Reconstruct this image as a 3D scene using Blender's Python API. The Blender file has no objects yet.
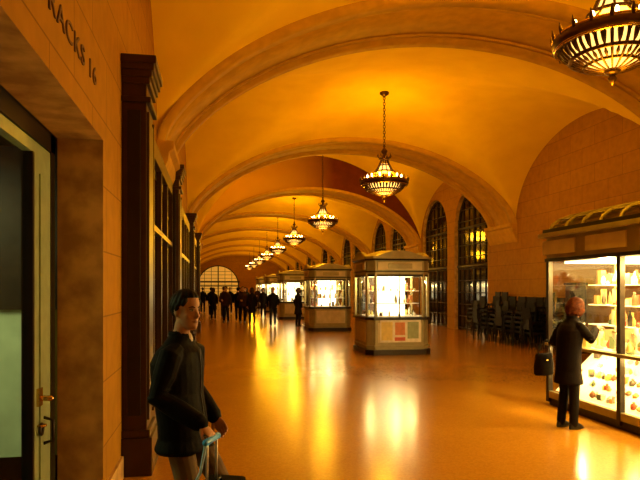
import bpy, math, random
from mathutils import Vector, Matrix
from mathutils.bvhtree import BVHTree
random.seed(7)
S=bpy.context.scene
C=S.collection
try:
    S.view_settings.view_transform='Standard'
except Exception as e: print(e)

# ---------------------------------------------------------------- materials
def mat(name,col,rough=.6,metal=0,emit=None,es=0,noise=None,bump=None,spec=.5,col2=None,scale=8):
    m=bpy.data.materials.new(name); m.use_nodes=True
    nt=m.node_tree; b=nt.nodes['Principled BSDF']
    b.inputs['Base Color'].default_value=(*col,1); b.inputs['Roughness'].default_value=rough
    b.inputs['Metallic'].default_value=metal; b.inputs['Specular IOR Level'].default_value=spec
    if emit:
        b.inputs['Emission Color'].default_value=(*emit,1); b.inputs['Emission Strength'].default_value=es
    tc=nt.nodes.new('ShaderNodeTexCoord')
    n=nt.nodes.new('ShaderNodeTexNoise'); n.inputs['Scale'].default_value=scale; n.inputs['Detail'].default_value=5
    nt.links.new(tc.outputs['Object'],n.inputs['Vector'])
    if col2 is None: col2=tuple(c*.8 for c in col)
    r=nt.nodes.new('ShaderNodeValToRGB'); r.color_ramp.elements[0].position=.35; r.color_ramp.elements[1].position=.65
    r.color_ramp.elements[0].color=(*col2,1); r.color_ramp.elements[1].color=(*col,1)
    nt.links.new(n.outputs['Fac'],r.inputs['Fac']); nt.links.new(r.outputs['Color'],b.inputs['Base Color'])
    if bump:
        bp=nt.nodes.new('ShaderNodeBump'); bp.inputs['Strength'].default_value=bump; bp.inputs['Distance'].default_value=.01
        nt.links.new(n.outputs['Fac'],bp.inputs['Height']); nt.links.new(bp.outputs['Normal'],b.inputs['Normal'])
    return m

def stone_mat(name,c1,c2,mortar,axis):
    m=bpy.data.materials.new(name); m.use_nodes=True; nt=m.node_tree; b=nt.nodes['Principled BSDF']
    tc=nt.nodes.new('ShaderNodeTexCoord'); sx=nt.nodes.new('ShaderNodeSeparateXYZ'); cx=nt.nodes.new('ShaderNodeCombineXYZ')
    nt.links.new(tc.outputs['Object'],sx.inputs[0])
    nt.links.new(sx.outputs[axis],cx.inputs[0]); nt.links.new(sx.outputs['Z'],cx.inputs[1])
    br=nt.nodes.new('ShaderNodeTexBrick'); br.inputs['Color1'].default_value=(*c1,1); br.inputs['Color2'].default_value=(*c2,1)
    br.inputs['Mortar'].default_value=(*mortar,1); br.inputs['Scale'].default_value=1
    br.inputs['Mortar Size'].default_value=.006; br.inputs['Brick Width'].default_value=1.1; br.inputs['Row Height'].default_value=.5
    nt.links.new(cx.outputs[0],br.inputs['Vector'])
    n=nt.nodes.new('ShaderNodeTexNoise'); n.inputs['Scale'].default_value=6; n.inputs['Detail'].default_value=8
    nt.links.new(tc.outputs['Object'],n.inputs['Vector'])
    mx=nt.nodes.new('ShaderNodeMixRGB'); mx.blend_type='MULTIPLY'; mx.inputs[0].default_value=.4
    nt.links.new(br.outputs['Color'],mx.inputs[1]); nt.links.new(n.outputs['Fac'],mx.inputs[2])
    nt.links.new(mx.outputs[0],b.inputs['Base Color']); b.inputs['Roughness'].default_value=.75; b.inputs['Specular IOR Level'].default_value=.15
    bp=nt.nodes.new('ShaderNodeBump'); bp.inputs['Strength'].default_value=.3; bp.inputs['Distance'].default_value=.01
    nt.links.new(n.outputs['Fac'],bp.inputs['Height']); nt.links.new(bp.outputs['Normal'],b.inputs['Normal'])
    return m

M_wall=stone_mat('stone_wall',(.42,.205,.012),(.38,.18,.011),(.22,.10,.006),'Y')
M_wallx=stone_mat('stone_wall_end',(.42,.205,.012),(.38,.18,.011),(.22,.10,.006),'X')
M_trav=mat('travertine',(.66,.44,.15),.6,col2=(.34,.20,.06),scale=5,bump=.5)
M_vault=mat('vault_plaster',(.86,.60,.03),.8,col2=(.80,.54,.025),scale=1.5,spec=.1)
M_rib=mat('rib_stone',(.54,.30,.02),.7,scale=5,spec=.15)
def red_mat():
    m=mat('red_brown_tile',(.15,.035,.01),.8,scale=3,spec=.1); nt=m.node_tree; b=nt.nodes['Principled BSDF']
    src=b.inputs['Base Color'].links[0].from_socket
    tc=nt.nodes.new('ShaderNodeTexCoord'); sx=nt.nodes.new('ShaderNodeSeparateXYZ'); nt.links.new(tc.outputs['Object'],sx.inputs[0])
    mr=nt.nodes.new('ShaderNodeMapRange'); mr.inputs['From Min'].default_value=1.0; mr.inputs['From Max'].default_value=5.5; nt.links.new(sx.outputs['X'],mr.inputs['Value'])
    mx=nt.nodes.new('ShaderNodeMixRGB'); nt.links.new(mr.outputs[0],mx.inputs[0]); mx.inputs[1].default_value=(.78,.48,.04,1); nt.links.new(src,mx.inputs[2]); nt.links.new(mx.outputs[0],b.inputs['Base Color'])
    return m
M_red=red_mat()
M_bronze=mat('bronze',(.06,.027,.010),.38,.6,scale=6)
M_dbronze=mat('dark_bronze',(.022,.013,.007),.4,.5,scale=6)
M_kframe=mat('kiosk_frame',(.34,.29,.14),.4,.15,scale=5)
M_kpanel=mat('kiosk_panel',(.62,.54,.32),.45,.05,scale=4)
M_glassdark=mat('dark_glass',(.012,.008,.006),.08,scale=2)
M_black=mat('black_paint',(.006,.004,.003),.5,spec=.10)
M_green=mat('grey_green_paint',(.30,.37,.22),.35,.1,scale=10)
M_pale=mat('pale_platform_wall',(.50,.56,.38),.5,scale=4)
M_brass=mat('brass',(.75,.50,.18),.25,1,scale=20)
M_chan=mat('chandelier_metal',(.11,.055,.018),.35,.8,scale=20)
M_bowl=mat('chandelier_glass',(.9,.6,.25),.4,emit=(1,.56,.12),es=2.6,scale=12)
M_bulb=mat('bulb',(1,.8,.5),.4,emit=(1,.62,.2),es=25)
M_lamp=mat('lamp_panel',(1,.9,.7),.4,emit=(1,.76,.32),es=6)
M_lbox=mat('lightbox',(1,.95,.8),.5,emit=(1,.84,.46),es=3.4)
M_fluor=mat('fluorescent',(1,1,.9),.4,emit=(.9,1,.6),es=10)
M_white=mat('white_faint_glow',(.88,.82,.66),.5,emit=(1,.8,.4),es=.3)  # faint glow added to shelves and candle sleeves, which are no lamps
M_endglow=mat('end_window_glass',(.5,.3,.1),.3,emit=(1,.48,.06),es=.45,scale=.6)
def thin_glass():
    m=bpy.data.materials.new('clear_glass'); m.use_nodes=True; nt=m.node_tree; nt.nodes.clear()
    o=nt.nodes.new('ShaderNodeOutputMaterial'); mx=nt.nodes.new('ShaderNodeMixShader'); mx.inputs[0].default_value=.05
    t=nt.nodes.new('ShaderNodeBsdfTransparent'); t.inputs[0].default_value=(.96,.97,.95,1)
    g=nt.nodes.new('ShaderNodeBsdfGlossy'); g.inputs['Roughness'].default_value=.03
    nt.links.new(t.outputs[0],mx.inputs[1]); nt.links.new(g.outputs[0],mx.inputs[2]); nt.links.new(mx.outputs[0],o.inputs[0])
    return m
M_glass=thin_glass()
def floor_mat():
    m=bpy.data.materials.new('terrazzo_floor'); m.use_nodes=True; nt=m.node_tree; b=nt.nodes['Principled BSDF']
    tc=nt.nodes.new('ShaderNodeTexCoord')
    v=nt.nodes.new('ShaderNodeTexVoronoi'); v.inputs['Scale'].default_value=55
    n=nt.nodes.new('ShaderNodeTexNoise'); n.inputs['Scale'].default_value=.8; n.inputs['Detail'].default_value=5
    for q in (v,n): nt.links.new(tc.outputs['Object'],q.inputs['Vector'])
    r=nt.nodes.new('ShaderNodeValToRGB'); r.color_ramp.elements[0].color=(.42,.185,.012,1); r.color_ramp.elements[1].color=(.50,.235,.018,1)
    s=nt.nodes.new('ShaderNodeSeparateColor'); nt.links.new(v.outputs['Color'],s.inputs[0])
    nt.links.new(s.outputs[0],r.inputs['Fac'])
    mx=nt.nodes.new('ShaderNodeMixRGB'); mx.blend_type='MULTIPLY'; mx.inputs[0].default_value=.25
    nt.links.new(r.outputs[0],mx.inputs[1]); nt.links.new(n.outputs['Fac'],mx.inputs[2])
    nt.links.new(mx.outputs[0],b.inputs['Base Color'])
    b.inputs['Roughness'].default_value=.21
    b.inputs['Specular IOR Level'].default_value=.32
    b.inputs['Specular Tint'].default_value=(1,.78,.4,1)
    return m
M_floor=floor_mat()

# ---------------------------------------------------------------- mesh builder
def frame(t):
    t=t.normalized(); a=Vector((0,0,1)) if abs(t.z)<.9 else Vector((0,1,0))
    u=a.cross(t).normalized(); return u,t.cross(u)
def tube(pts,radii,seg=10,cap=True):
    pts=[Vector(p) for p in pts]
    if isinstance(radii,(int,float)): radii=[radii]*len(pts)
    P=list(pts);R=list(radii)
    if cap:
        d0=(pts[0]-pts[1]).normalized(); d1=(pts[-1]-pts[-2]).normalized(); r0,r1=R[0],R[-1]
        P=[pts[0]+d0*r0*.97,pts[0]+d0*r0*.7]+P+[pts[-1]+d1*r1*.7,pts[-1]+d1*r1*.97]
        R=[r0*.2,r0*.7]+R+[r1*.7,r1*.2]
    n=len(P); V=[];F=[]; pu=None
    for i in range(n):
        t=(P[min(i+1,n-1)]-P[max(i-1,0)])
        u,v=frame(t)
        if pu is not None:
            tn=t.normalized(); u=(pu-tn*pu.dot(tn)).normalized(); v=tn.cross(u)
        pu=u
        for k in range(seg):
            a=2*math.pi*k/seg; V.append(P[i]+(u*math.cos(a)+v*math.sin(a))*R[i])
    for i in range(n-1):
        for k in range(seg):
            a=i*seg+k;b=i*seg+(k+1)%seg; F.append((a,b,b+seg,a+seg))
    F.append(tuple(range(seg))[::-1]); F.append(tuple((n-1)*seg+k for k in range(seg)))
    return V,F
def loft(rings,seg=20):
    V=[];F=[];n=len(rings)
    for (cx,cy,cz,rx,ry) in rings:
        for k in range(seg):
            a=2*math.pi*k/seg; V.append(Vector((cx+rx*math.cos(a),cy+ry*math.sin(a),cz)))
    for i in range(n-1):
        for k in range(seg):
            a=i*seg+k;b=i*seg+(k+1)%seg; F.append((a,b,b+seg,a+seg))
    F.append(tuple(range(seg))[::-1]); F.append(tuple((n-1)*seg+k for k in range(seg)))
    return V,F
def ellip(c,r,seg=14,M=None):
    rings=[]
    for i in range(1,10):
        a=math.pi*i/10-math.pi/2; rings.append((0,0,math.sin(a)*r[2],max(math.cos(a),.02)*r[0],max(math.cos(a),.02)*r[1]))
    V,F=loft(rings,seg)
    if M: V=[M@v for v in V]
    return [v+Vector(c) for v in V],F
def torus(c,R,r,segR=28,seg=8,M=None):
    V=[];F=[]
    for i in range(segR):
        a=2*math.pi*i/segR
        for k in range(seg):
            b=2*math.pi*k/seg; rr=R+r*math.cos(b); V.append(Vector((rr*math.cos(a),rr*math.sin(a),r*math.sin(b))))
    for i in range(segR):
        for k in range(seg):
            F.append((i*seg+k,((i+1)%segR)*seg+k,((i+1)%segR)*seg+(k+1)%seg,i*seg+(k+1)%seg))
    if M: V=[M@v for v in V]
    return [v+Vector(c) for v in V],F
def boxg(c,s,rz=0,M=None):
    V=[]
    for z in(-.5,.5):
        for x,y in((-.5,-.5),(.5,-.5),(.5,.5),(-.5,.5)):
            V.append(Vector((x*s[0],y*s[1],z*s[2])))
    if rz: R=Matrix.Rotation(rz,3,'Z'); V=[R@v for v in V]
    if M: V=[M@v for v in V]
    return [v+Vector(c) for v in V],[(0,3,2,1),(4,5,6,7),(0,1,5,4),(1,2,6,5),(2,3,7,6),(3,0,4,7)]
def prism(poly,z0,z1,poly2=None):
    n=len(poly); poly2=poly2 or poly
    V=[Vector((x,y,z0)) for x,y in poly]+[Vector((x,y,z1)) for x,y in poly2]
    return V,[tuple(range(n))[::-1],tuple(range(n,2*n))]+[(i,(i+1)%n,n+(i+1)%n,n+i) for i in range(n)]
class MB:
    def __init__(s): s.V=[];s.F=[];s.I=[];s.sm=[];s.mats=[]
    def add(s,g,m,smooth=False,M=None):
        V,F=g; o=len(s.V)
        if m not in s.mats: s.mats.append(m)
        i=s.mats.index(m)
        s.V+= [M@Vector(v) for v in V] if M else [Vector(v) for v in V]
        for f in F: s.F.append(tuple(a+o for a in f)); s.I.append(i); s.sm.append(smooth)
    def box(s,c,sz,m,rz=0): s.add(boxg(c,sz,rz),m)
    def tube(s,p,r,m,seg=8): s.add(tube(p,r,seg),m,True)
    def lathe(s,prof,m,c=(0,0,0),seg=20): s.add(loft([(c[0],c[1],c[2]+z,max(r,.001),max(r,.001)) for r,z in prof],seg),m,True)
    def mesh(s,name):
        me=bpy.data.meshes.new(name); me.from_pydata([tuple(v) for v in s.V],[],s.F)
        for m in s.mats: me.materials.append(m)
        me.polygons.foreach_set('material_index',s.I); me.polygons.foreach_set('use_smooth',s.sm); me.update()
        return me
    def obj(s,name,parent=None,bevel=0):
        o=bpy.data.objects.new(name,s.mesh(name)); C.objects.link(o)
        if parent: o.parent=parent
        if bevel:
            b=o.modifiers.new('bev','BEVEL'); b.width=bevel; b.segments=2; b.limit_method='ANGLE'
        return o
def empty(name,loc=(0,0,0),rz=0):
    e=bpy.data.objects.new(name,None); e.location=loc; e.rotation_euler[2]=rz; C.objects.link(e); return e
def light(name,kind,loc,power,col,parent=None,size=.2,rot=None,sy=None):
    l=bpy.data.lights.new(name,kind); l.energy=power; l.color=col
    if kind=='POINT': l.shadow_soft_size=size
    if kind=='AREA':
        l.size=size
        if sy: l.shape='RECTANGLE'; l.size_y=sy
    o=bpy.data.objects.new(name,l); o.location=loc
    if rot: o.rotation_euler=rot
    C.objects.link(o)
    if parent: o.parent=parent
    return o

# ---------------------------------------------------------------- hall
XL,XR=-.85,9.8; XLF=-3.3
ZS=3.85; RISE=2.6; P=9.4; CL=7.6; Y0=10.9; EX=1.5
YN=Y0-2*P; YT=Y0+P*2   # near start, transition (29.7)
KEND=7; YE=Y0+P*KEND+CL+1.8
def params(y): return ((XLF+XR)/2,(XR-XLF)/2) if y>=YT-1e-6 else ((XL+XR)/2,(XR-XL)/2)
def shp(t,hw):
    t=max(-1,min(1,t)); R=(hw*hw+RISE*RISE)/(2*RISE); c=R-RISE
    return .5*math.sqrt(max(0,1-t*t))+.5*max(0,(math.sqrt(R*R-(t*hw)**2)-c)/RISE)
def lun(ty): return math.sqrt(max(0,1-ty*ty))
def cellz(k,x,y):
    ys=Y0+P*k; cx,hw=params(ys); t=(x-cx)/hw; ty=max(-1,min(1,(y-ys-CL/2)/(CL/2)))
    ex=EX if k==1 else 0
    a=(RISE+ex)*shp(t,hw); b=2.55*lun(ty); 
    z=.5*(a+b+math.sqrt((a-b)**2+.01))
    return ZS+z+.45*(1-t*t)*(1-ty*ty)
def bandz(y,x):
    cx,hw=params(y); return ZS+RISE*shp((x-cx)/hw,hw)
def xs(y,n=60):
    cx,hw=params(y); return [cx-hw*math.cos(math.pi*i/n) for i in range(n+1)]
def grid(mb,ys,zf,m,n=60):
    V=[];F=[]
    for y in ys:
        for x in xs(ys[0],n): V.append((x,y,zf(x,y)))
    for j in range(len(ys)-1):
        for i in range(n):
            a=j*(n+1)+i; F.append((a,a+1,a+n+2,a+n+1))
    mb.add((V,F),m,True)
ceil=MB()
for k in range(-2,KEND+1):
    ys0=Y0+P*k; N=48 if k<4 else 20
    ys=[ys0+CL/2-CL/2*math.cos(math.pi*i/N) for i in range(N+1)]
    grid(ceil,ys,lambda x,y:cellz(k,x,y),M_vault,72 if k<4 else 36)
    yb=ys0+CL; n=48
    cxp=params(ys0)
    def arch(y0,y1,drop,m):
        V=[];F=[]; cx,hw=cxp
        for i in range(n+1):
            a=math.pi*i/n; t=-math.cos(a); x=cx+hw*t; z=ZS+RISE*shp(t,hw)
            nx,nz=t*.55*hw, math.sin(a)*1.0*RISE; L=math.hypot(nx,nz) or 1; nx/=L;nz/=L
            V+=[(x,y0,z+.02),(x-nx*drop,y0,z-nz*drop),(x-nx*drop,y1,z-nz*drop),(x,y1,z+.02)]
        for i in range(n):
            for q in range(3):
                a=i*4+q; F.append((a,a+1,a+5,a+4))
        ceil.add((V,F),m,True)
    arch(yb,yb+1.8,.03,M_rib)
    arch(yb-.08,yb+.22,.10,M_rib); arch(yb+1.58,yb+1.88,.10,M_rib); arch(yb+.30,yb+.38,.06,M_rib); arch(yb+1.42,yb+1.50,.06,M_rib)
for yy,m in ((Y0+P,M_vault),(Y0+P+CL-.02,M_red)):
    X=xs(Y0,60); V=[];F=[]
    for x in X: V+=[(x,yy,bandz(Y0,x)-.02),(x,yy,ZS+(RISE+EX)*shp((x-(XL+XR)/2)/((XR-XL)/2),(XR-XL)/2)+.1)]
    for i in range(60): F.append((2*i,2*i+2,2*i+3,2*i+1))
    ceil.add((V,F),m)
for yy,ff in ((YT,lambda x:bandz(Y0,x)),(YT+.02,lambda x:bandz(YT,x))):
    X=xs(yy if yy>YT else Y0,60); V=[];F=[]
    for x in X: V+=[(x,yy,ff(x)-.02),(x,yy,9)]
    for i in range(60): F.append((2*i,2*i+2,2*i+3,2*i+1))
    ceil.add((V,F),M_vault)
ceil.add(([(XLF-.2,YT,0),(XL,YT,0),(XL,YT,9),(XLF-.2,YT,9)],[(0,1,2,3)]),M_wallx)
ceil.obj('ceiling')

fl=MB(); fl.box(((XLF+XR)/2,(YN+YE)/2,-.05),(XR-XLF+.6,YE-YN+.4,.1),M_floor); fl.obj('floor')

def walltop(y):
    k=math.floor((y-Y0)/P+1e-9); yl=y-Y0-P*k
    if yl<CL: return ZS+2.55*lun((yl-CL/2)/(CL/2))+.45
    return ZS+.3
def side_wall(name,X,ya,yb,ops,depth,m,mrev):
    mb=MB(); E=set([ya,yb])
    y=ya
    while y<yb: E.add(round(y,3)); y+=.1
    for o in ops:
        E.add(o[0]);E.add(o[1])
        if o[3]:
            for i in range(25): E.add(o[0]+(o[1]-o[0])*(.5-.5*math.cos(math.pi*i/24)))
    E=sorted(e for e in E if ya<=e<=yb)
    def low(o,y):
        if not o[3]: return o[2]
        c=(o[0]+o[1])/2;r=(o[1]-o[0])/2; return o[2]+math.sqrt(max(0,r*r-(y-c)**2))
    V=[];F=[];V2=[];F2=[]
    for a,b in zip(E,E[1:]):
        if b-a<1e-4: continue
        mid=(a+b)/2; op=next((o for o in ops if o[0]<mid<o[1]),None)
        la,lb=(low(op,a),low(op,b)) if op else (0,0)
        i=len(V); V+=[(X,a,la),(X,b,lb),(X,b,walltop(b)),(X,a,walltop(a))]; F.append((i,i+1,i+2,i+3))
        if op:
            i=len(V2); V2+=[(X,a,la),(X,b,lb),(X+depth,b,lb),(X+depth,a,la)]; F2.append((i,i+1,i+2,i+3))
    for o in ops:
        for yy in (o[0],o[1]):
            i=len(V2); V2+=[(X,yy,0),(X,yy,o[2]),(X+depth,yy,o[2]),(X+depth,yy,0)]; F2.append((i,i+1,i+2,i+3))
    mb.add((V,F),m); 
    if V2:
        r=MB(); r.add((V2,F2),mrev); r.obj('trim_reveal_'+name.split('_')[1])
    return mb.obj(name)
wins=[]
for k in range(1,KEND+1):
    b=Y0+P*k; wins+= [(b+.3,b+3.4,4.15,True),(b+4.2,b+7.3,4.15,True)]
side_wall('wall_right',XR,YN,YE,wins,.3,M_wall,M_trav)
side_wall('wall_left',XL,YN,YT,[(.9,4.8,2.85,False)],-.33,M_wall,M_trav)
side_wall('wall_left_far',XLF,YT,YE,[],-.3,M_wall,M_trav)
mb=MB(); mb.box(((XLF+XR)/2,YN-.05,4),(XR-XLF+.4,.1,8),M_wallx); mb.obj('wall_back')
mb=MB(); mb.box(((XLF+XR)/2,YE+.05,4),(XR-XLF+.4,.1,8),M_wallx); mb.obj('wall_end')

def window(name,y0,y1,zsp,X,nrm,glass,fr,wb=.05,zb=0,axis='Y'):
    mb=MB(); c=(y0+y1)/2; r=(y1-y0)/2
    def Pt(y,z,d=0): return (X+d*nrm,y,z) if axis=='Y' else (y,X+d*nrm,z)
    pts=[Pt(y0,zb),Pt(y1,zb)]+[Pt(c+r*math.cos(a),zsp+r*math.sin(a)) for a in [math.pi*i/24 for i in range(25)]]
    mb.add((pts,[tuple(range(len(pts)))]),glass)
    def bar(a,b,w): mb.tube([Pt(a[0],a[1],.02),Pt(b[0],b[1],.02)],w,fr,6)
    for i in range(24):
        a0=math.pi*i/24;a1=math.pi*(i+1)/24
        bar((c+(r-.05)*math.cos(a0),zsp+(r-.05)*math.sin(a0)),(c+(r-.05)*math.cos(a1),zsp+(r-.05)*math.sin(a1)),wb)
    n=6
    for i in range(n+1):
        y=y0+.05+(2*r-.1)*i/n; t=(y-c)/r; bar((y,zb+.05),(y,zsp+r*math.sqrt(max(0,1-t*t))-.04),wb*(1 if i in(0,3,n) else .4))
    z=zb+.1
    while z<zsp+r*.8:
        hwid=r-.05 if z<zsp else math.sqrt(max(0,r*r-(z-zsp)**2))-.05
        bar((c-hwid,z),(c+hwid,z),wb*.4); z+=.48
    bar((y0,2.6),(y1,2.6),wb*1.6); bar((y0,zsp),(y1,zsp),wb)
    return mb.obj(name)
for i,w in enumerate(wins): window('window_%d'%(i+1),w[0],w[1],w[2],XR+.2,-1,M_glassdark,M_dbronze)
window('window_end',-2.6,3.2,2.0,YE-.06,-1,M_endglow,M_dbronze,.08,.6,'X')

mb=MB()
prof=[(0,ZS+.02),(.24,ZS+.02),(.24,ZS-.09),(.17,ZS-.14),(.16,ZS-.26),(.09,ZS-.42),(.03,ZS-.56),(0,ZS-.6)]
for k in range(-2,KEND+1):
    ya=Y0+P*k+CL-.1; yb=ya+2.0
    for X,s in ((XL if k<2 else XLF,1),(XR,-1)):
        V=[(X+s*d,ya,z) for d,z in prof]+[(X+s*d,yb,z) for d,z in prof]; n=len(prof)
        mb.add((V,[tuple(range(n)),tuple(range(n,2*n))]+[(i,i+1,n+i+1,n+i) for i in range(n-1)]),M_rib)
mb.obj('trim_corbels')
mb=MB(); 
for a,b in ((YN,.9),(4.8,5.65)): mb.box((XL+.012,(a+b)/2,.1),(.03,b-a,.2),M_trav)
mb.obj('baseboard_left')
mb=MB(); mb.box((XR-.015,(YN+Y0+P)/2,.12),(.03,Y0+P-YN,.24),M_trav); mb.obj('baseboard_right')

cu=bpy.data.curves.new('lettering','FONT'); cu.body='TRACKS 16'; cu.size=.2; cu.extrude=.006; cu.space_character=1.15
to=bpy.data.objects.new('tmp',cu); C.objects.link(to); bpy.context.view_layer.update()
me=bpy.data.meshes.new_from_object(to.evaluated_get(bpy.context.evaluated_depsgraph_get())); w=to.dimensions.x
bpy.data.objects.remove(to)
M_carve=mat('carved_shadow',(.13,.06,.01),.8); me.materials.clear(); me.materials.append(M_carve)
t=bpy.data.objects.new('carved_wall_lettering',me); C.objects.link(t)
sc=1.42/w
t.matrix_world=Matrix(((0,0,1,XL+.003),(1*sc,0,0,4.5-1.42),(0,.9,0,3.16),(0,0,0,1)))

def pilaster(y,wd=.55):
    mb=MB(); X=XL
    def b(y0,y1,z0,z1,d,m=M_bronze): mb.box((X+.002+d/2,(y0+y1)/2,(z0+z1)/2),(d,y1-y0,z1-z0),m)
    b(y,y+wd,0,3.62,.22); b(y-.03,y+wd+.03,0,.35,.27); b(y-.02,y+wd+.02,.35,.42,.25)
    b(y+.1,y+wd-.1,.55,3.3,.235,M_dbronze)
    b(y+.04,y+.08,.5,3.35,.24); b(y+wd-.08,y+wd-.04,.5,3.35,.24)
    mb.box((X+.11,y-.006,1.95),(.12,.02,2.8),M_dbronze)
    b(y-.03,y+wd+.03,3.42,3.47,.26)
    for i,(d,z) in enumerate(((.25,3.6),(.27,3.66),(.29,3.72),(.31,3.78))): b(y-.02-.015*i,y+wd+.02+.015*i,z-.01,z+.06,d)
    return mb.obj('bronze_pilaster',bevel=.006)
for y in (5.7,10.6,17.4,23.5): pilaster(y)
def shopfront(y0,y1):
    mb=MB(); X=XL+.002
    mb.box((X+.03,(y0+y1)/2,1.75),(.04,y1-y0,3.5),M_dbronze)
    mb.box((X+.06,(y0+y1)/2,3.4),(.12,y1-y0,.22),M_bronze); mb.box((X+.06,(y0+y1)/2,.2),(.12,y1-y0,.4),M_bronze)
    n=max(1,round((y1-y0)/1.1))
    for i in range(n+1): mb.box((X+.07,y0+.04+(y1-y0-.08)*i/n,1.8),(.1,.08,3.2),M_bronze)
    for i in range(n): mb.box((X+.056,y0+(y1-y0)*(i+.5)/n,1.8),(.01,(y1-y0)/n-.16,2.7),M_glassdark)
    mb.box((X+.08,(y0+y1)/2,2.45),(.08,y1-y0,.07),M_bronze)
    return mb.obj('bronze_shopfront')
shopfront(6.33,10.52); shopfront(11.23,17.3); shopfront(18.03,23.4)

# platform side behind door opening
mb=MB(); mb.box((-3.3,2.5,-.05),(4.2,9,.1),M_pale); mb.obj('floor_platform')
mb=MB(); mb.box((-4.6,2.5,1.6),(.1,9,3.2),M_pale); 
for i in range(5): mb.box((-4.53,-1+i*1.7,1.5),(.06,.12,3),M_dbronze)
mb.obj('wall_platform')
mb=MB(); mb.box((-3,6.6,1.6),(3.3,.1,3.2),M_pale); 
mb.box((-2.9,6.53,2.35),(3.2,.06,1.7),M_dbronze)
for i in range(4): mb.box((-4.1+i*.8,6.5,1.0),(.08,.1,2.0),M_dbronze)
mb.obj('wall_platform_side')
mb=MB(); mb.box((-3,-1.9,1.6),(3.3,.1,3.2),M_pale); mb.obj('wall_platform_near')
mb=MB(); mb.box((-2.9,2.5,3.2),(3.4,9,.1),M_dbronze); mb.obj('ceiling_platform')
fe=empty('fluorescent_ceiling_light',(-3.3,4.6,0))
mb=MB(); mb.box((0,0,3.08),(.2,2.4,.08),M_fluor); mb.box((0,0,3.13),(.3,2.5,.04),M_green); mb.obj('tube',fe)
light('tube_glow','AREA',(0,0,3.02),90,(.9,1,.40),fe,.25,None,2.3)
mb=MB(); X=XL-.39
def fb(y0,y1,z0,z1,m,d=.09,dx=0): mb.box((X+dx,(y0+y1)/2,(z0+z1)/2),(d,y1-y0,z1-z0),m)
fb(4.68,4.8,0,2.85,M_dbronze); fb(.9,1.0,0,2.85,M_dbronze); fb(.9,4.8,2.72,2.85,M_dbronze)
fb(4.24,4.64,.0,2.70,M_green,.06,.02); fb(4.36,4.52,.25,2.5,M_green,.012,.055)
fb(2.9,4.24,.0,.28,M_green,.06,.02); fb(2.9,4.24,2.62,2.70,M_green,.06,.02); fb(2.9,3.12,0,2.7,M_green,.06,.02)
fb(3.12,4.24,.28,2.62,M_glass,.01,.02)
fb(4.20,4.24,.28,2.62,M_dbronze,.07,.02)
fb(2.72,2.84,0,2.72,M_dbronze)
fb(1.0,1.15,0,2.7,M_green,.06,.02); fb(2.55,2.7,0,2.7,M_green,.06,.02); fb(1.15,2.55,0,.28,M_green,.06,.02); fb(1.15,2.55,2.55,2.7,M_green,.06,.02); fb(1.15,2.55,.28,2.55,M_glass,.01,.02)
fb(4.30,4.38,.92,1.04,M_brass,.02,.06); mb.tube([(X+.06,4.34,.97),(X+.13,4.34,.97)],.02,M_brass)
mb.lathe([(.035,0),(.035,.012)],M_brass,(X+.07,4.34,.78)); 
mb.add(torus((X+.07,4.34,.76),.035,.012,16,8,Matrix.Rotation(math.pi/2,3,'Y')),M_dbronze,True)
mb.tube([(X+.06,4.44,.82),(X+.12,4.44,.80),(X+.12,4.44,.66),(X+.06,4.44,.64)],.012,M_dbronze)
mb.obj('door_1')

# ---------------------------------------------------------------- chandeliers
cb=MB()
cb.lathe([(.56,-.05),(.63,-.05),(.64,0),(.63,.05),(.57,.05)],M_chan,seg=40)
cb.add(torus((0,0,.055),.62,.022,40),M_brass,True); cb.add(torus((0,0,-.055),.60,.022,40),M_brass,True)
for i in range(20):
    a=2*math.pi*i/20; c,s=math.cos(a),math.sin(a)
    cb.tube([(.62*c,.62*s,.05),(.64*c,.64*s,.10),(.65*c,.65*s,.16)],[.028,.02,.005],M_chan,6)
    cb.tube([(.60*c,.60*s,-.05),(.59*c,.59*s,-.10)],[.02,.006],M_chan,6)
bp=[(.53,-.02),(.50,-.10),(.42,-.19),(.30,-.26),(.16,-.31),(.05,-.33)]
V,F=loft([(0,0,z,r,r) for r,z in bp],32); F=F[:-2]; cb.add((V,F),M_bowl,True)
for i in range(20):
    a=2*math.pi*i/20; c,s=math.cos(a),math.sin(a)
    cb.tube([(r*1.03*c,r*1.03*s,z-.01) for r,z in bp],[.022,.021,.018,.015,.012,.008],M_chan,6)
    a2=a+math.pi/20; c2,s2=math.cos(a2),math.sin(a2)
    cb.tube([(.53*c2,.53*s2,-.07),(.49*c2,.49*s2,-.14),(.44*c2,.44*s2,-.19)],[.034,.024,.006],M_chan,6)
    cb.tube([(.43*c2,.43*s2,-.20),(.37*c2,.37*s2,-.235),(.31*c2,.31*s2,-.27)],[.006,.022,.006],M_chan,6)
for i in range(12):
    a=2*math.pi*i/12; c,s=math.cos(a),math.sin(a)
    up=[(.58,.03),(.44,.12),(.30,.24),(.20,.38),(.13,.52),(.09,.64)]
    cb.tube([(r*c,r*s,z) for r,z in up],[.020,.018,.016,.015,.014,.014],M_chan,6)
    cb.tube([(.46*c,.46*s,.0),(.46*c,.46*s,.12)],.017,M_white,6)
    cb.add(ellip((.46*c,.46*s,.165),(.022,.022,.045),8),M_bulb,True)
cb.add(torus((0,0,-.19),.44,.024,32),M_chan,True); cb.add(torus((0,0,-.27),.29,.020,32),M_chan,True); cb.add(torus((0,0,.30),.26,.022,28),M_chan,True); cb.add(torus((0,0,.46),.16,.018,24),M_chan,True)
V,F=loft([(0,0,z,r,r) for r,z in ((.20,.30),(.15,.40),(.11,.5))],20); cb.add((V,F),M_bowl,True)
cb.lathe([(.06,-.30),(.10,-.33),(.07,-.37),(.03,-.39),(.05,-.42),(.03,-.46),(.005,-.50)],M_chan)
cb.lathe([(.10,.60),(.15,.64),(.13,.68),(.06,.71),(.04,.76),(.07,.81),(.09,.85),(.05,.90),(.025,.94),(.04,.98),(.015,1.03)],M_chan)
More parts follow.
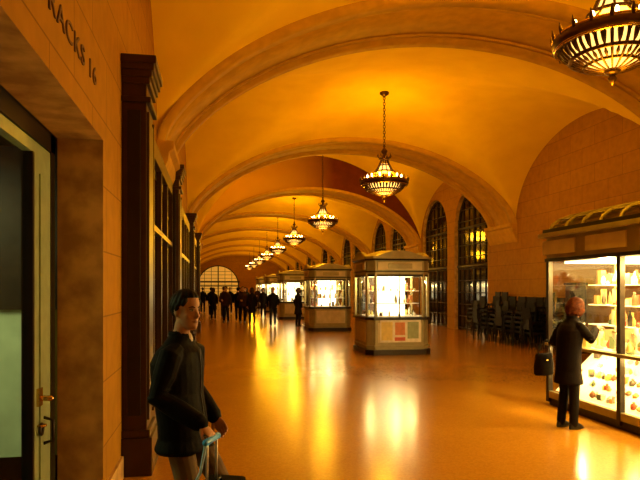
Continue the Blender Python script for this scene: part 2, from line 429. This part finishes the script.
for i in range(8):
    a=2*math.pi*i/8; c,s=math.cos(a),math.sin(a)
    cb.tube([(.14*c,.14*s,.66),(.19*c,.19*s,.72),(.17*c,.17*s,.79)],[.016,.014,.004],M_chan,6)
fix=cb.mesh('chandelier_fixture')
WARM=(1,.44,.008)
for i in range(-1,9):
    y=6.1+9.3*i; k=math.floor((y-Y0)/P); yl=y-Y0-P*k
    zt=cellz(k,4.4,y) if yl<CL else bandz(y,4.4)
    e=empty('chandelier',(4.4,y,4.5))
    f=bpy.data.objects.new('fixture',fix); C.objects.link(f); f.parent=e
    ch=MB(); z=1.02; j=0; top=zt-4.5
    while z<top-.02:
        Mx=Matrix.Rotation(math.pi/2,3,'X')
        if j%2: Mx=Matrix.Rotation(math.pi/2,3,'Z')@Mx
        V,F=torus((0,0,0),.03,.009,12,6,Mx); V=[Vector((v.x,v.y,v.z*1.5+z+.03)) for v in V]
        ch.add((V,F),M_chan,True); z+=.075; j+=1
    ch.lathe([(.13,top+.02),(.12,top-.05),(.05,top-.09),(.02,top-.12)],M_chan)
    ch.obj('chain',e)
    pw=(200 if i<0 else 680 if i==0 else 780)
    light('glow','POINT',(0,0,.22),pw,WARM,e,.4)
    light('downlight','POINT',(0,0,-.78),pw*.15,WARM,e,.2)

# ---------------------------------------------------------------- kiosks
goods_m=[mat('goods_%d'%i,c,.5) for i,c in enumerate([(.85,.75,.5),(.7,.25,.08),(.8,.65,.2),(.3,.12,.05),(.9,.85,.75),(.15,.2,.1),(.6,.1,.05),(.08,.06,.05)])]
MIX=[0,4,2,1,3,6,4,2,7,5]
def goods(mb,x0,x1,y0,y1,z,n,hmax=.2,pal=None):
    for _ in range(n):
        x=random.uniform(x0,x1);y=random.uniform(y0,y1);m=goods_m[random.choice(pal)] if pal else random.choice(goods_m);q=random.random();h=random.uniform(.05,hmax);r=random.uniform(.02,.05)
        if q<.4: mb.lathe([(r,0),(r,h*.6),(r*.4,h*.8),(r*.4,h)],m,(x,y,z),8)
        elif q<.7: mb.box((x,y,z+h/2),(r*2.2,r*1.6,h),m,random.random())
        else: mb.lathe([(r*.6,0),(r*1.1,h*.3),(r*.9,h*.6),(r*.2,h)],m,(x,y,z),8)
KC=.22
def octo(h,c): return [(h-c,-h),(h,-h+c),(h,h-c),(h-c,h),(-h+c,h),(-h,h-c),(-h,-h+c),(-h+c,-h)]
def kiosk(x,y,poster=False,pw=60):
    e=empty('vendor_kiosk',(x,y,0)); e.scale=(.83,.83,1.02); c=KC
    mb=MB()
    def pr(h,z0,z1,m,h2=None): mb.add(prism(octo(h,c),z0,z1,octo(h2,c*h2/h) if h2 else None),m)
    pr(1.06,0,.13,M_dbronze); pr(1.0,.13,.88,M_kframe); pr(1.06,.88,.95,M_dbronze); pr(1.04,.20,.24,M_kframe)
    poly=octo(1.0,c)
    for i in range(8):
        a=Vector(poly[i]);b=Vector(poly[(i+1)%8]); mid=(a+b)/2; L=(b-a).length; ang=math.atan2((b-a).y,(b-a).x)
        n=mid.normalized()
        mb.box((mid.x+n.x*.008,mid.y+n.y*.008,.56),(L-.16,.02,.5),M_kpanel if L>1 else M_kframe,ang)
        mb.box((a.x*.985,a.y*.985,1.5),(.075,.075,1.12),M_kframe,ang)
        if L>1:
            p=a.lerp(b,.5); mb.box((p.x*.985,p.y*.985,1.5),(.03,.03,1.12),M_dbronze,ang)
            mb.box((mid.x+n.x*.03,mid.y+n.y*.03,2.24),(L-.14,.03,.2),M_kpanel,ang)
            mb.box((mid.x+n.x*.04,mid.y+n.y*.04,2.24),(L*.5,.03,.13),M_kframe,ang)
            ps=[(-L/2,2.47)]+[(-L/2+L*q/10,2.47+.16*math.sin(math.pi*q/10)) for q in range(11)]+[(L/2,2.47)]
            d=Vector((math.cos(ang),math.sin(ang),0)); nn=Vector((n.x,n.y,0)); m3=Vector((mid.x,mid.y,0))*1.04
            f=[m3+d*s+nn*.02+Vector((0,0,z)) for s,z in ps]; g2=[m3+d*s-nn*.10+Vector((0,0,z)) for s,z in ps]; N=len(ps)
            mb.add((f+g2,[tuple(range(N)),tuple(range(N,2*N))]+[(q,q+1,N+q+1,N+q) for q in range(N-1)]),M_kframe)
        mb.box((mid.x*.985,mid.y*.985,2.0),(L,.05,.06),M_dbronze,ang)
    pr(1.0,2.03,2.42,M_kframe); pr(1.03,2.09,2.12,M_dbronze); pr(1.05,2.38,2.42,M_dbronze,1.10); pr(1.10,2.42,2.48,M_kframe)
    pr(1.0,2.48,2.56,M_kframe,.8); pr(.8,2.56,2.66,M_kframe,.4)
    pr(.42,.95,1.98,M_lbox)
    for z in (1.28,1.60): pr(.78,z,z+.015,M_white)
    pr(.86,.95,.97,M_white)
    pr(.8,1.985,2.02,M_lamp)
    mb.obj('frame',e,bevel=.006)
    gm=MB()
    pg=octo(.965,c)
    V=[Vector((px,py,z)) for z in (.96,2.02) for px,py in pg]
    gm.add((V,[(i,(i+1)%8,8+(i+1)%8,8+i) for i in range(8)]),M_glass); gm.obj('glass',e)
    g=MB()
    for z in (.97,1.297,1.617):
        for (x0,x1,y0,y1) in ((-.7,.7,-.74,-.46),(-.7,.7,.46,.74),(-.74,-.46,-.5,.5),(.46,.74,-.5,.5)):
            goods(g,x0,x1,y0,y1,z,pw//9,.22,MIX)
    g.obj('display_goods',e)
    if poster:
        p=MB(); 
        for xx,zz,w,h,m in ((.02,.60,1.3,.56,goods_m[4]),(-.42,.60,.36,.46,goods_m[2]),(0,.66,.32,.32,goods_m[1]),(.42,.62,.36,.42,M_green),(0,.40,.34,.09,goods_m[6])):
            p.box((xx,-1.028-.004*(w<1),zz),(w,.012,h),m)
        p.obj('poster',e)
    return e
KS=((4.66,15.7,75),(4.5,24.3,60),(4.3,33.6,45),(4.3,42.9,45),(4.3,52.2,45))
for i,(x,y,pw) in enumerate(KS):
    kiosk(x,y,i==0,(60,90,60,40,24)[i])
    for dx,dy in ((0,-.58),(-.58,0),(.58,0),(0,.58)):
        light('kiosk_lamp','POINT',(x+dx,y+dy,1.88),pw*.45,(1,.68,.22),None,.05)

# big near display case (right)
e=empty('jewelry_display_kiosk',(0,0,0))
mb=MB(); FX=4.85; BX=7.0; ya,yb=3.4,8.15; ym=(ya+yb)/2; xm=(FX+BX)/2; LY=yb-ya; LX=BX-FX
M_bw=mat('pale_glow_backing',(.95,.88,.62),.6,emit=(1,.74,.28),es=1.2)  # emission put in to brighten the case interior; the backing is no lamp
mb.box((xm,ym,.06),(LX,LY,.12),M_dbronze); mb.box((xm,ym,2.30),(LX+.06,LY+.06,.34),M_kframe)
mb.box((xm,ym,2.49),(LX+.24,LY+.24,.06),M_kframe); mb.box((xm,ym,2.13),(LX+.1,LY+.1,.05),M_dbronze); mb.box((xm,ym,2.55),(LX+.14,LY+.14,.06),M_dbronze)
for i in range(5):
    y=ya+.3+i*(LY-.6)/4.; mb.box((FX-.04,y,2.31),(.02,.8,.2),M_kpanel)
mb.box((xm,yb+.035,2.31),(1.7,.02,.2),M_kpanel)
for x in (FX,BX):
    for i in range(4): mb.box((x,ya+i*LY/3,1.1),(.07,.07,2.1),M_dbronze)
mb.box((xm,yb,1.1),(.07,.07,2.1),M_kframe)
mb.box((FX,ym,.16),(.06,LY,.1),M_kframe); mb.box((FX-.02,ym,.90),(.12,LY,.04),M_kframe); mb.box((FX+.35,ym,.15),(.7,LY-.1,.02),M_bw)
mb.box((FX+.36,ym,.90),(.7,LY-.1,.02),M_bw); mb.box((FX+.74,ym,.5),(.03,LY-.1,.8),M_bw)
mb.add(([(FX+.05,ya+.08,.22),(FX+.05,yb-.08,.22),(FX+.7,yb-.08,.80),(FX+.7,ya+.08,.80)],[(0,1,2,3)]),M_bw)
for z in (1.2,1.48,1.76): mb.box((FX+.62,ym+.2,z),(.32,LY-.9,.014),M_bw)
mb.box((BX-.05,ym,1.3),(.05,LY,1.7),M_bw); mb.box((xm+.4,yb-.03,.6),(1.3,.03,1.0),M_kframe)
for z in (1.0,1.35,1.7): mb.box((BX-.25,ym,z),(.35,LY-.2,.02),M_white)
mb.box((xm,ym,2.09),(LX-.3,LY-.3,.03),M_lamp)
for i in range(13):
    y=ya+.05+i*(LY-.1)/12
    mb.tube([(xm+(LX/2+.02)*math.cos(a),y,2.57+.30*math.sin(a)) for a in [math.pi*q/12 for q in range(13)]],.022,M_kframe,6)
for q in (2,4,6,8,10):
    a=math.pi*q/12; mb.tube([(xm+(LX/2)*math.cos(a),ya,2.57+.3*math.sin(a)),(xm+(LX/2)*math.cos(a),yb,2.57+.3*math.sin(a))],.018,M_kframe,6)
V=[];F=[]
for q in range(13):
    a=math.pi*q/12; V+=[(xm+(LX/2-.02)*math.cos(a),ya,2.56+.27*math.sin(a)),(xm+(LX/2-.02)*math.cos(a),yb,2.56+.27*math.sin(a))]
for q in range(12): F.append((2*q,2*q+1,2*q+3,2*q+2))
mb.add((V,F),M_bronze,True)
mb.obj('frame',e,bevel=.005)
gm=MB(); gm.add(([(FX,ya,.2),(FX,yb,.2),(FX,yb,2.12),(FX,ya,2.12)],[(0,1,2,3)]),M_glass); gm.add(([(FX,yb,.9),(BX,yb,.9),(BX,yb,2.12),(FX,yb,2.12)],[(0,1,2,3)]),M_glass); gm.obj('glass',e)
g=MB()
goods(g,FX+.08,FX+.6,ya+.1,yb-.15,.91,150,.2,MIX)
for i in range(5):
    xx=FX+.10+i*.125; zz=.22+(xx-FX-.05)*.892; goods(g,xx,xx+.03,ya+.12,yb-.15,zz-.01,46,.10,MIX)
for z in (1.207,1.487,1.767): goods(g,FX+.5,FX+.74,ya+.6,yb-.4,z,90,.22,MIX)
for z in (1.01,1.36,1.71): goods(g,BX-.4,BX-.15,ya+.2,yb-.2,z,60,.28,MIX)
for i in range(12):
    y=ya+.3+i*.36; g.lathe([(.06,0),(.05,.02),(.012,.05),(.012,.12),(.05,.17),(.06,.22),(.03,.27),(.025,.32)],goods_m[4],(FX+.22,y,.91),12)
    g.add(torus((FX+.19,y,1.12),.045,.006,14,5,Matrix.Rotation(1.2,3,'Y')),M_brass,True)
g.obj('display_goods',e)
for y in (4.0,5.1,6.2,7.3): 
    light('case_lamp','POINT',(FX+.34,y,1.98),110,(1,.66,.2),e,.06)
    light('case_lamp_low','POINT',(FX+.16,y+.3,.83),40,(1,.66,.2),e,.03)
    light('case_lamp_back','POINT',(BX-.7,y,1.95),110,(1,.66,.2),e,.06)

mb=MB()
def chair(x,y,z,rz):
    M=Matrix.Translation((x,y,z))@Matrix.Rotation(rz,4,'Z')
    for a,b in ((-.2,-.2),(.2,-.2)): mb.add(tube([(a*1.1,b*1.1,0),(a,b,.44)],.016,6),M_black,True,M)
    for a in (-.2,.2): mb.add(tube([(a*1.1,.24,0),(a,.2,.44),(a,.26,.88)],.016,6),M_black,True,M)
    mb.add(boxg((0,0,.45),(.43,.43,.06)),M_black,False,M)
    mb.add(boxg((0,.24,.72),(.40,.03,.32)),M_black,False,M)
for i in range(8):
    for j in range(2):
        y=15.6+i*.55; x=9.38-j*.56
        for s in range(random.choice((5,6)) if j<1 else random.choice((3,4,5))):
            chair(x+random.uniform(-.03,.03),y,s*.14,-math.pi/2+random.uniform(-.1,.1)+(math.pi if j==1 and i%3==0 else 0))
mb.obj('stacked_chairs')
mb=MB(); mb.box((9.45,14.6,.05),(.5,.6,.1),M_black); mb.box((9.45,14.6,.95),(.3,.5,1.7),M_dbronze); mb.box((9.29,14.6,1.1),(.02,.4,1.1),M_black); mb.box((9.45,14.6,1.83),(.36,.56,.06),M_black); mb.obj('information_stand',bevel=.01)

# ---------------------------------------------------------------- people
M_skin=mat('skin_warm',(.42,.23,.13),.55,scale=20,col2=(.38,.20,.11),spec=.3); M_skin2=mat('skin_light',(.50,.29,.18),.55,scale=20,spec=.3)
M_hair=mat('dark_hair',(.004,.003,.002),.6,scale=60,spec=.12); M_hairr=mat('auburn_hair',(.10,.025,.006),.7,scale=40,col2=(.04,.010,.003),spec=.1); M_hairg=mat('brown_hair',(.04,.02,.01),.6,scale=40,spec=.15)
M_jack=mat('black_jacket',(.004,.0035,.0035),.7,scale=14,bump=.6,spec=.07); M_coat=mat('dark_coat',(.008,.005,.004),.75,scale=14,bump=.4,spec=.06)
M_khaki=mat('khaki_cloth',(.13,.08,.035),.8,scale=14,bump=.3,spec=.2); M_navy=mat('navy_cloth',(.008,.008,.010),.8,spec=.08); M_brownc=mat('brown_cloth',(.03,.015,.008),.8,spec=.1)
M_shoe=mat('shoe_leather',(.01,.008,.007),.35); M_shirt=mat('white_shirt',(.65,.58,.48),.7); M_lip=mat('lips',(.26,.10,.06),.5)
M_eye=mat('eye_white',(.5,.43,.35),.3); M_iris=mat('iris',(.01,.006,.004),.2); M_blue=mat('blue_grip',(.02,.32,1.0),.45,emit=None); M_alu=mat('aluminium',(.6,.6,.6),.3,.9)
M_zip=mat('zip',(.05,.045,.04),.4,.8); M_strap=mat('pale_blue_strap',(.35,.6,.9),.5)

def hand_parts(M,side,curl,m):
    out=[]
    out.append((loft([(0,0,.02,.024,.020),(0,0,0,.027,.019),(0,.002,-.03,.036,.017),(0,.003,-.065,.042,.015),(0,.004,-.088,.040,.013),(0,.004,-.096,.034,.008)],14),m))
    for i,(L,xx) in enumerate(((.060,-.031),(.074,-.011),(.080,.010),(.070,.030))):
        xx*=side; p=Vector((xx,.004,-.080)); pts=[p.copy()]; a=.15*curl
        p=p+Vector((0,0,-.014)); pts.append(p.copy())
        for s,q in enumerate((.46,.30,.24)):
            a+=curl*(.75,.95,.6)[s]; p=p+Vector((xx*.04,math.sin(a),-math.cos(a)))*L*q*1.05; pts.append(p.copy())
        out.append((tube(pts,[.0092,.0092,.0085,.0078,.0066],8),m))
    s=side
    out.append((tube([(.020*s,.004,-.018),(.040*s,.014,-.042),(.050*s,.026,-.066),(.046*s,.038,-.088)],[.014,.0115,.0095,.0078],8),m))
    return [(([M@v for v in g[0]],g[1]),mm) for g,mm in out]

def remesh(parts,voxel,smooth=3,hem=None,top=None,leg=None):
    mb=MB()
    for g,m in parts: mb.add(g,m,True)
    me=mb.mesh('tmp'); o=bpy.data.objects.new('tmp',me); C.objects.link(o)
    bvh=BVHTree.FromPolygons([v.co.copy() for v in me.vertices],[tuple(p.vertices) for p in me.polygons])
    mi=[p.material_index for p in me.polygons]
    r=o.modifiers.new('r','REMESH'); r.mode='VOXEL'; r.voxel_size=voxel
    s=o.modifiers.new('s','SMOOTH'); s.factor=.5; s.iterations=smooth
    bpy.context.view_layer.update()
    n=bpy.data.meshes.new_from_object(o.evaluated_get(bpy.context.evaluated_depsgraph_get()))
    n.materials.clear()
    for m in mb.mats: n.materials.append(m)
    it=mb.mats.index(top) if top in mb.mats else 0; il=mb.mats.index(leg) if leg in mb.mats else -1
    idx=[]
    for p in n.polygons:
        h=bvh.find_nearest(p.center); q=mi[h[2]] if h[2] is not None else 0
        if hem and q==il and p.center.z>hem+.004: q=it
        idx.append(q)
    n.polygons.foreach_set('material_index',idx); n.polygons.foreach_set('use_smooth',[True]*len(n.polygons)); n.update()
    bpy.data.objects.remove(o); return n

def human_meshes(H=1.75,pose={},top=None,leg=None,skin=None,hairm=None,hem=.80,flare=1.0,hair='short',voxel=.02,fem=False,hyaw=0,hpitch=0,curl=(.5,.5),handdir=None,shirt=False,bulk=1.0):
    k=H/1.75
    J=dict(pel=(0,0,.93),mid=(0,0,1.12),chest=(0,.0,1.30),neck=(0,-.01,1.47),head=(0,.02,1.635),
        shR=(.170,0,1.372),elR=(.235,-.04,1.12),wrR=(.225,.05,.88),shL=(-.170,0,1.372),elL=(-.235,-.04,1.12),wrL=(-.225,.05,.88),
        hipR=(.085,0,.90),knR=(.10,.02,.50),anR=(.105,-.02,.09),hipL=(-.085,0,.90),knL=(-.10,.02,.50),anL=(-.105,-.02,.09))
    J.update(pose); J={a:Vector(b) for a,b in J.items()}
    w=.9 if fem else 1
    for s in ('shR','shL'): J[s].x*=w
    parts=[]
    def tor(z):
        K=[J['pel'],J['mid'],J['chest'],J['neck']]
        if z<=K[0].z: return (K[0].x,K[0].y)
        for a,b in zip(K,K[1:]):
            if z<=b.z: t=(z-a.z)/(b.z-a.z); return (a.x+(b.x-a.x)*t,a.y+(b.y-a.y)*t)
        return (K[-1].x,K[-1].y)
    R=[(.93,.168*bulk,.122*bulk),(1.02,.166*bulk,.122*bulk),(1.12,.166*bulk,.122*bulk),(1.22,.172*bulk,.130*bulk),(1.31,.176*bulk,.130*bulk),(1.38,.175,.112*bulk),(1.42,.152,.096),(1.455,.112,.080),(1.49,.070,.066)]
    low=[(hem,.172*flare,.13*flare),(hem+.02,.178*flare,.135*flare)]
    if hem<.85: low.append(((hem+.93)/2,.175*(flare+1)/2,.13*(flare+1)/2))
    rings=[(*tor(z),z,rx*w,ry) for z,rx,ry in low+R]
    parts.append((loft(rings,28),top))
    n=J['neck']; h=J['head']
    parts.append((tube([n+Vector((0,0,-.03)),n.lerp(h,.45),h+Vector((0,-.01,-.05))],[.056*w,.051*w,.050*w],14),skin))
    for s in (-1,1):
        parts.append((tube([n+Vector((s*.068*math.sin(a),.006-.064*math.cos(a),.022-.050*max(0,-math.cos(a)))) for a in [math.pi*i/10 for i in range(10)]],.015*bulk,8),top))
    if shirt: parts.append((ellip((n.x,n.y+.066,n.z-.012),(.024,.018,.040)),M_shirt))
    for s in 'RL':
        a,b,c=J['sh'+s],J['el'+s],J['wr'+s]; d=(c-b).normalized()
        rr=[.050*bulk,.060*w*bulk,.060*w*bulk,.056*w*bulk,.053*w*bulk,.045*w*bulk]
        pts=[a+Vector((-.06 if s=='R' else .06,0,.012)),a,a.lerp(b,.5),b,b.lerp(c,.5),c-d*.01]
        parts.append((tube(pts,rr,14),top))
        parts.append((tube([c-d*.045,c-d*.015],[.047*w*bulk,.047*w*bulk],14),top))
        for q in (-.05,.0,.05):
            p=b+(b-a).normalized()*q if q<0 else b+d*q
            parts.append((ellip(p,(.057*w*bulk,.057*w*bulk,.012)),top))
        a,b,c=J['hip'+s],J['kn'+s],J['an'+s]
        parts.append((tube([a+Vector((0,0,-.04)),a.lerp(b,.5),b,b.lerp(c,.4),c+Vector((0,0,-.02))],[.088,.082,.068,.064,.056],14),leg))
        parts.append((loft([(c.x,c.y+.05,c.z-.088,.042,.125),(c.x,c.y+.05,c.z-.065,.045,.13),(c.x,c.y+.03,c.z-.03,.042,.10),(c.x,c.y,c.z+.01,.036,.05)],16),M_shoe))
    HM=Matrix.Translation(h)@Matrix.Rotation(hyaw,4,'Z')@Matrix.Rotation(hpitch,4,'X')
    hp=[]
    hp.append((loft([(0,.056,-.118,.016,.016),(0,.050,-.110,.030,.032),(0,.038,-.095,.045,.051),(0,.022,-.07,.057,.068),(0,.010,-.03,.065,.082),(0,.004,.01,.070,.089),(0,0,.05,.074,.093),(0,-.004,.085,.066,.085),(0,-.005,.108,.042,.055),(0,-.005,.118,.012,.015)],28),skin))
    hp.append((tube([(0,.086,.020),(0,.096,-.004),(0,.109,-.028),(0,.096,-.038)],[.007,.009,.0115,.008],8),skin))
    hp.append((ellip((.011,.095,-.032),(.008,.009,.007)),skin)); hp.append((ellip((-.011,.095,-.032),(.008,.009,.007)),skin))
    hp.append((tube([(-.045,.064,.028),(-.02,.084,.031),(.02,.084,.031),(.045,.064,.028)],.009,8),skin))
    hp.append((tube([(-.026,.080,-.064),(-.008,.090,-.062),(.008,.090,-.062),(.026,.080,-.064)],[.004,.0068,.0068,.004],8),M_lip))
    hp.append((ellip((0,.082,-.098),(.018,.014,.014)),skin))
    for s in(-1,1): hp.append((ellip((.074*s,-.006,-.005),(.010,.018,.032)),skin)); hp.append((ellip((.038*s,.056,-.028),(.022,.022,.02)),skin))
    rs=random.Random(3)
    def sk(az,el,r=1.0):
        return Vector((.078*r*math.sin(az)*math.cos(el), -.004+.098*r*math.cos(az)*math.cos(el), .035+.092*r*math.sin(el)))
    D2=math.radians
    if hair=='short':
        for e in range(-46,90,11):
            el=D2(e); n_=max(3,int(22*math.cos(el)))
            for i in range(n_):
                az=2*math.pi*(i+.5*(e%2))/n_; f=abs((az+math.pi)%(2*math.pi)-math.pi)
                if e<=44 and f<(D2(98) if e<=-8 else D2(80) if e<16 else D2(50)): continue
                if e<-30 and f<D2(125): continue
                hp.append((tube([sk(az,el,1.03),sk(az+rs.uniform(-.15,.15),el-.24,1.03)],[.016,.012],7),hairm))
        hp.append((loft([(0,-.010,.072,.074,.088),(0,-.006,.092,.066,.084),(0,-.006,.118,.040,.052),(0,-.006,.128,.014,.018)],24),hairm))
    else:
        for e in range(-20,90,11):
            el=D2(e); n_=max(3,int(24*math.cos(el)))
            for i in range(n_):
                az=2*math.pi*i/n_; f=abs((az+math.pi)%(2*math.pi)-math.pi)
                if e<40 and f<D2(48): continue
                hp.append((tube([sk(az,el,1.12),sk(az+rs.uniform(-.1,.1),el-.30,1.14)],[.019,.016],7),hairm))
        for i in range(24):
            aa=D2(58+244*i/23); p=sk(aa,0.15,1.13); L=.13+rs.uniform(-.012,.02)
            out=Vector((math.sin(aa),math.cos(aa),0))
            hp.append((tube([p,p+Vector((0,0,-L*.5))+out*.016,p+Vector((0,0,-L))+out*.002,p+Vector((0,0,-L-.025))-out*.016],[.020,.021,.016,.006],7),hairm))
        hp.append((loft([(0,-.032,-.10,.070,.058),(0,-.028,-.04,.085,.078),(0,-.026,.02,.086,.086),(0,-.010,.075,.078,.092),(0,-.006,.115,.050,.064),(0,-.006,.135,.016,.02)],24),hairm))
    for g,m in hp: parts.append((([HM@v for v in g[0]],g[1]),m))
    body=remesh(parts,voxel,2,hem,top,leg)
    ex=MB()
    for s in(-1,1):
        ex.add(ellip((.030*s,.0795,.008),(.0125,.009,.0075),12),M_eye,True,HM); ex.add(ellip((.030*s,.0875,.008),(.0055,.003,.006),10),M_iris,True,HM)
        ex.add(tube([(.013*s,.094,.026),(.030*s,.090,.032),(.047*s,.074,.027)],[.003,.0038,.002],6),hairm,True,HM)
        ex.add(tube([(.017*s,.086,.014),(.030*s,.089,.017),(.043*s,.077,.013)],[.0018,.0026,.0018],6),hairm,True,HM)
    if shirt:
        ex.add(tube([(0,tor(z)[1]+yy,z) for z,yy in ((1.40,.116*bulk),(1.31,.132*bulk),(1.22,.132*bulk),(1.12,.124*bulk),(1.0,.124*bulk),(.86,.134*bulk))],.004,6),M_zip,True)
    hpz=[]
    for s,side,cv in(('R',-1,curl[1]),('L',1,curl[0])):
        c=J['wr'+s]; d=(c-J['el'+s]).normalized()
        cd=Vector((-1 if s=='R' else 1,0.0,0))
        if handdir and s in handdir: d,cd=[Vector(q).normalized() for q in handdir[s]]
        zc=-d; yc=(cd-zc*cd.dot(zc)).normalized(); xc=yc.cross(zc)
        M=Matrix(((xc.x,yc.x,zc.x,c.x),(xc.y,yc.y,zc.y,c.y),(xc.z,yc.z,zc.z,c.z),(0,0,0,1)))
        hpz+=[(g,m) for g,m in hand_parts(M,side,cv,skin)]
    if voxel<.012: hm=remesh(hpz,.0038,2)
    else:
        q=MB(); [q.add(g,m,True) for g,m in hpz]; hm=q.mesh('hands')
    return body,hm,ex.mesh('face'),k
def place(name,ms,loc,yaw):
    body,hm,fx,k=ms
    e=empty(name,loc,yaw); e.scale=(k,k,k)
    for nm,me in(('body',body),('hands',hm),('face',fx)):
        o=bpy.data.objects.new(nm,me); C.objects.link(o); o.parent=e
    return e
man=human_meshes(1.69,dict(elR=(.22,-.06,1.12),wrR=(.20,.21,.97),elL=(-.22,-.03,1.12),wrL=(-.18,.14,.93),mid=(0,-.03,1.12),chest=(0,-.04,1.30),neck=(0,-.02,1.47),
      knL=(-.10,.22,.52),anL=(-.11,.30,.09),knR=(.11,.10,.50),anR=(.13,.08,.09)),
      M_jack,M_khaki,M_skin,M_hair,hem=.76,flare=1.22,voxel=.006,hyaw=-.38,hpitch=-.03,curl=(.5,1.35),handdir={'R':((.05,.75,-.65),(-.1,-.5,-.7))},shirt=True,bulk=1.2)
MX,MY,MR=-.20,3.78,math.radians(-112)
man_e=place('man_standing',man,(MX,MY,0),MR)
hand_w=Vector((MX,MY,0))+Matrix.Rotation(MR,3,'Z')@(Vector((.20,.265,.885))*(1.69/1.75))
e=empty('rolling_suitcase',(hand_w.x+.03,hand_w.y-.02,0),MR)
mb=MB()
mb.add(prism([(x*.17,y*.11+.02) for x,y in ((-.9,-1),(.9,-1),(1,-.8),(1,.8),(.9,1),(-.9,1),(-1,.8),(-1,-.8))],.05,.60),M_navy)
mb.box((0,.135,.3),(.26,.02,.36),M_black)
hz=hand_w.z
for s in(-1,1):
    mb.tube([(.07*s,-.02,.58),(.07*s,-.02,hz)],.008,M_alu); mb.add(torus((.12*s,-.08,.04),.028,.012,14,6,Matrix.Rotation(math.pi/2,3,'Y')),M_black,True)
mb.tube([(-.09,-.02,hz),(.09,-.02,hz)],.020,M_blue)
mb.tube([(.085,-.02,hz),(.10,-.03,hz-.08),(.095,-.05,hz-.17),(.07,-.10,.60)],.009,M_strap)
mb.tube([(-.05,.02,.60),(-.03,.02,.63),(.03,.02,.63),(.05,.02,.60)],.010,M_black)
mb.obj('case',e,bevel=.01)
wo=human_meshes(1.60,dict(elR=(.25,.14,1.20),wrR=(.13,.36,1.32),elL=(-.25,-.03,1.13),wrL=(-.20,.18,1.06),knR=(.085,.02,.5),anR=(.09,0,.09),knL=(-.085,.02,.5),anL=(-.09,-.04,.09),mid=(0,.01,1.12),chest=(0,.04,1.30),neck=(0,.07,1.465),head=(0,.125,1.61),shR=(.17,.05,1.37),shL=(-.17,.05,1.37)),
     M_coat,M_black,M_skin2,M_hairr,hem=.60,flare=1.25,hair='bob',voxel=.008,fem=True,hpitch=-.3,curl=(1.2,.4),handdir={'R':((-.05,.8,.3),(-.3,.1,-.9))},bulk=1.18)
we=place('woman_shopper',wo,(4.27,6.75,0),math.radians(-76))
e=empty('shoulder_handbag',(4.16,7.12,0),math.radians(10))
mb=MB(); mb.add(loft([(0,0,.60,.13,.05),(0,0,.62,.15,.06),(0,0,.74,.15,.06),(0,0,.86,.13,.045),(0,0,.88,.12,.03)],20),M_coat,True)
mb.tube([(-.10,0,.86),(-.07,-.02,1.0),(0,-.05,1.06),(.07,-.02,1.0),(.10,0,.86)],.009,M_black); mb.box((0,-.055,.80),(.03,.02,.02),M_brass); mb.obj('bag',e)
walk=dict(knR=(.10,.18,.53),anR=(.10,.30,.10),knL=(-.09,.04,.50),anL=(-.09,-.28,.14),elR=(.25,-.14,1.13),wrR=(.24,-.12,.88),elL=(-.25,.05,1.13),wrL=(-.22,.22,.96))
A=human_meshes(1.75,walk,M_jack,M_navy,M_skin,M_hair,hem=.78,flare=1.1,voxel=.018,bulk=1.1)
B=human_meshes(1.72,{},M_coat,M_navy,M_skin2,M_hairg,hem=.55,flare=1.3,voxel=.018,hair='bob',fem=True,bulk=1.1)
D=human_meshes(1.78,dict(elR=(.25,.0,1.13),wrR=(.15,.22,1.10)),M_brownc,M_black,M_skin2,M_hairg,hem=.80,flare=1.08,voxel=.018)
for nm,m,x,y,r in (('pedestrian',A,2.53,27.0,175),('pedestrian',B,1.69,28.7,10),('pedestrian',A,1.12,31.3,0),('pedestrian',D,.49,30.4,160),('pedestrian',B,-.15,33.5,0),
      ('pedestrian',B,3.62,26.6,-60),('pedestrian',A,1.57,33.2,190),('pedestrian',D,.45,36.5,20),('pedestrian',D,5.75,22.6,60),('pedestrian',A,.9,40,180),('pedestrian',B,2.2,44,0),('pedestrian',A,-.9,42,0),
      ('pedestrian',D,1.3,29.9,185),('pedestrian',A,-.3,37.5,0),('pedestrian',B,2.75,35.5,170),('pedestrian',A,1.9,50,0),('pedestrian',D,3.2,47,180)):
    place(nm,m,(x,y,0),math.radians(r))
place('kiosk_vendor',D,(5.95,6.9,0.12),math.radians(100))

# ---------------------------------------------------------------- world, camera
w=bpy.data.worlds.new('world'); S.world=w; w.use_nodes=True
w.node_tree.nodes['Background'].inputs[0].default_value=(1,.5,.15,1); w.node_tree.nodes['Background'].inputs[1].default_value=.02
cam=bpy.data.cameras.new('camera'); co=bpy.data.objects.new('camera',cam); C.objects.link(co)
cam.sensor_width=36; cam.lens=33.75; cam.shift_y=.075; cam.clip_start=.05; cam.clip_end=300
co.location=(0,0,1.72); co.rotation_euler=(math.pi/2,0,-math.radians(9.83))
S.camera=co
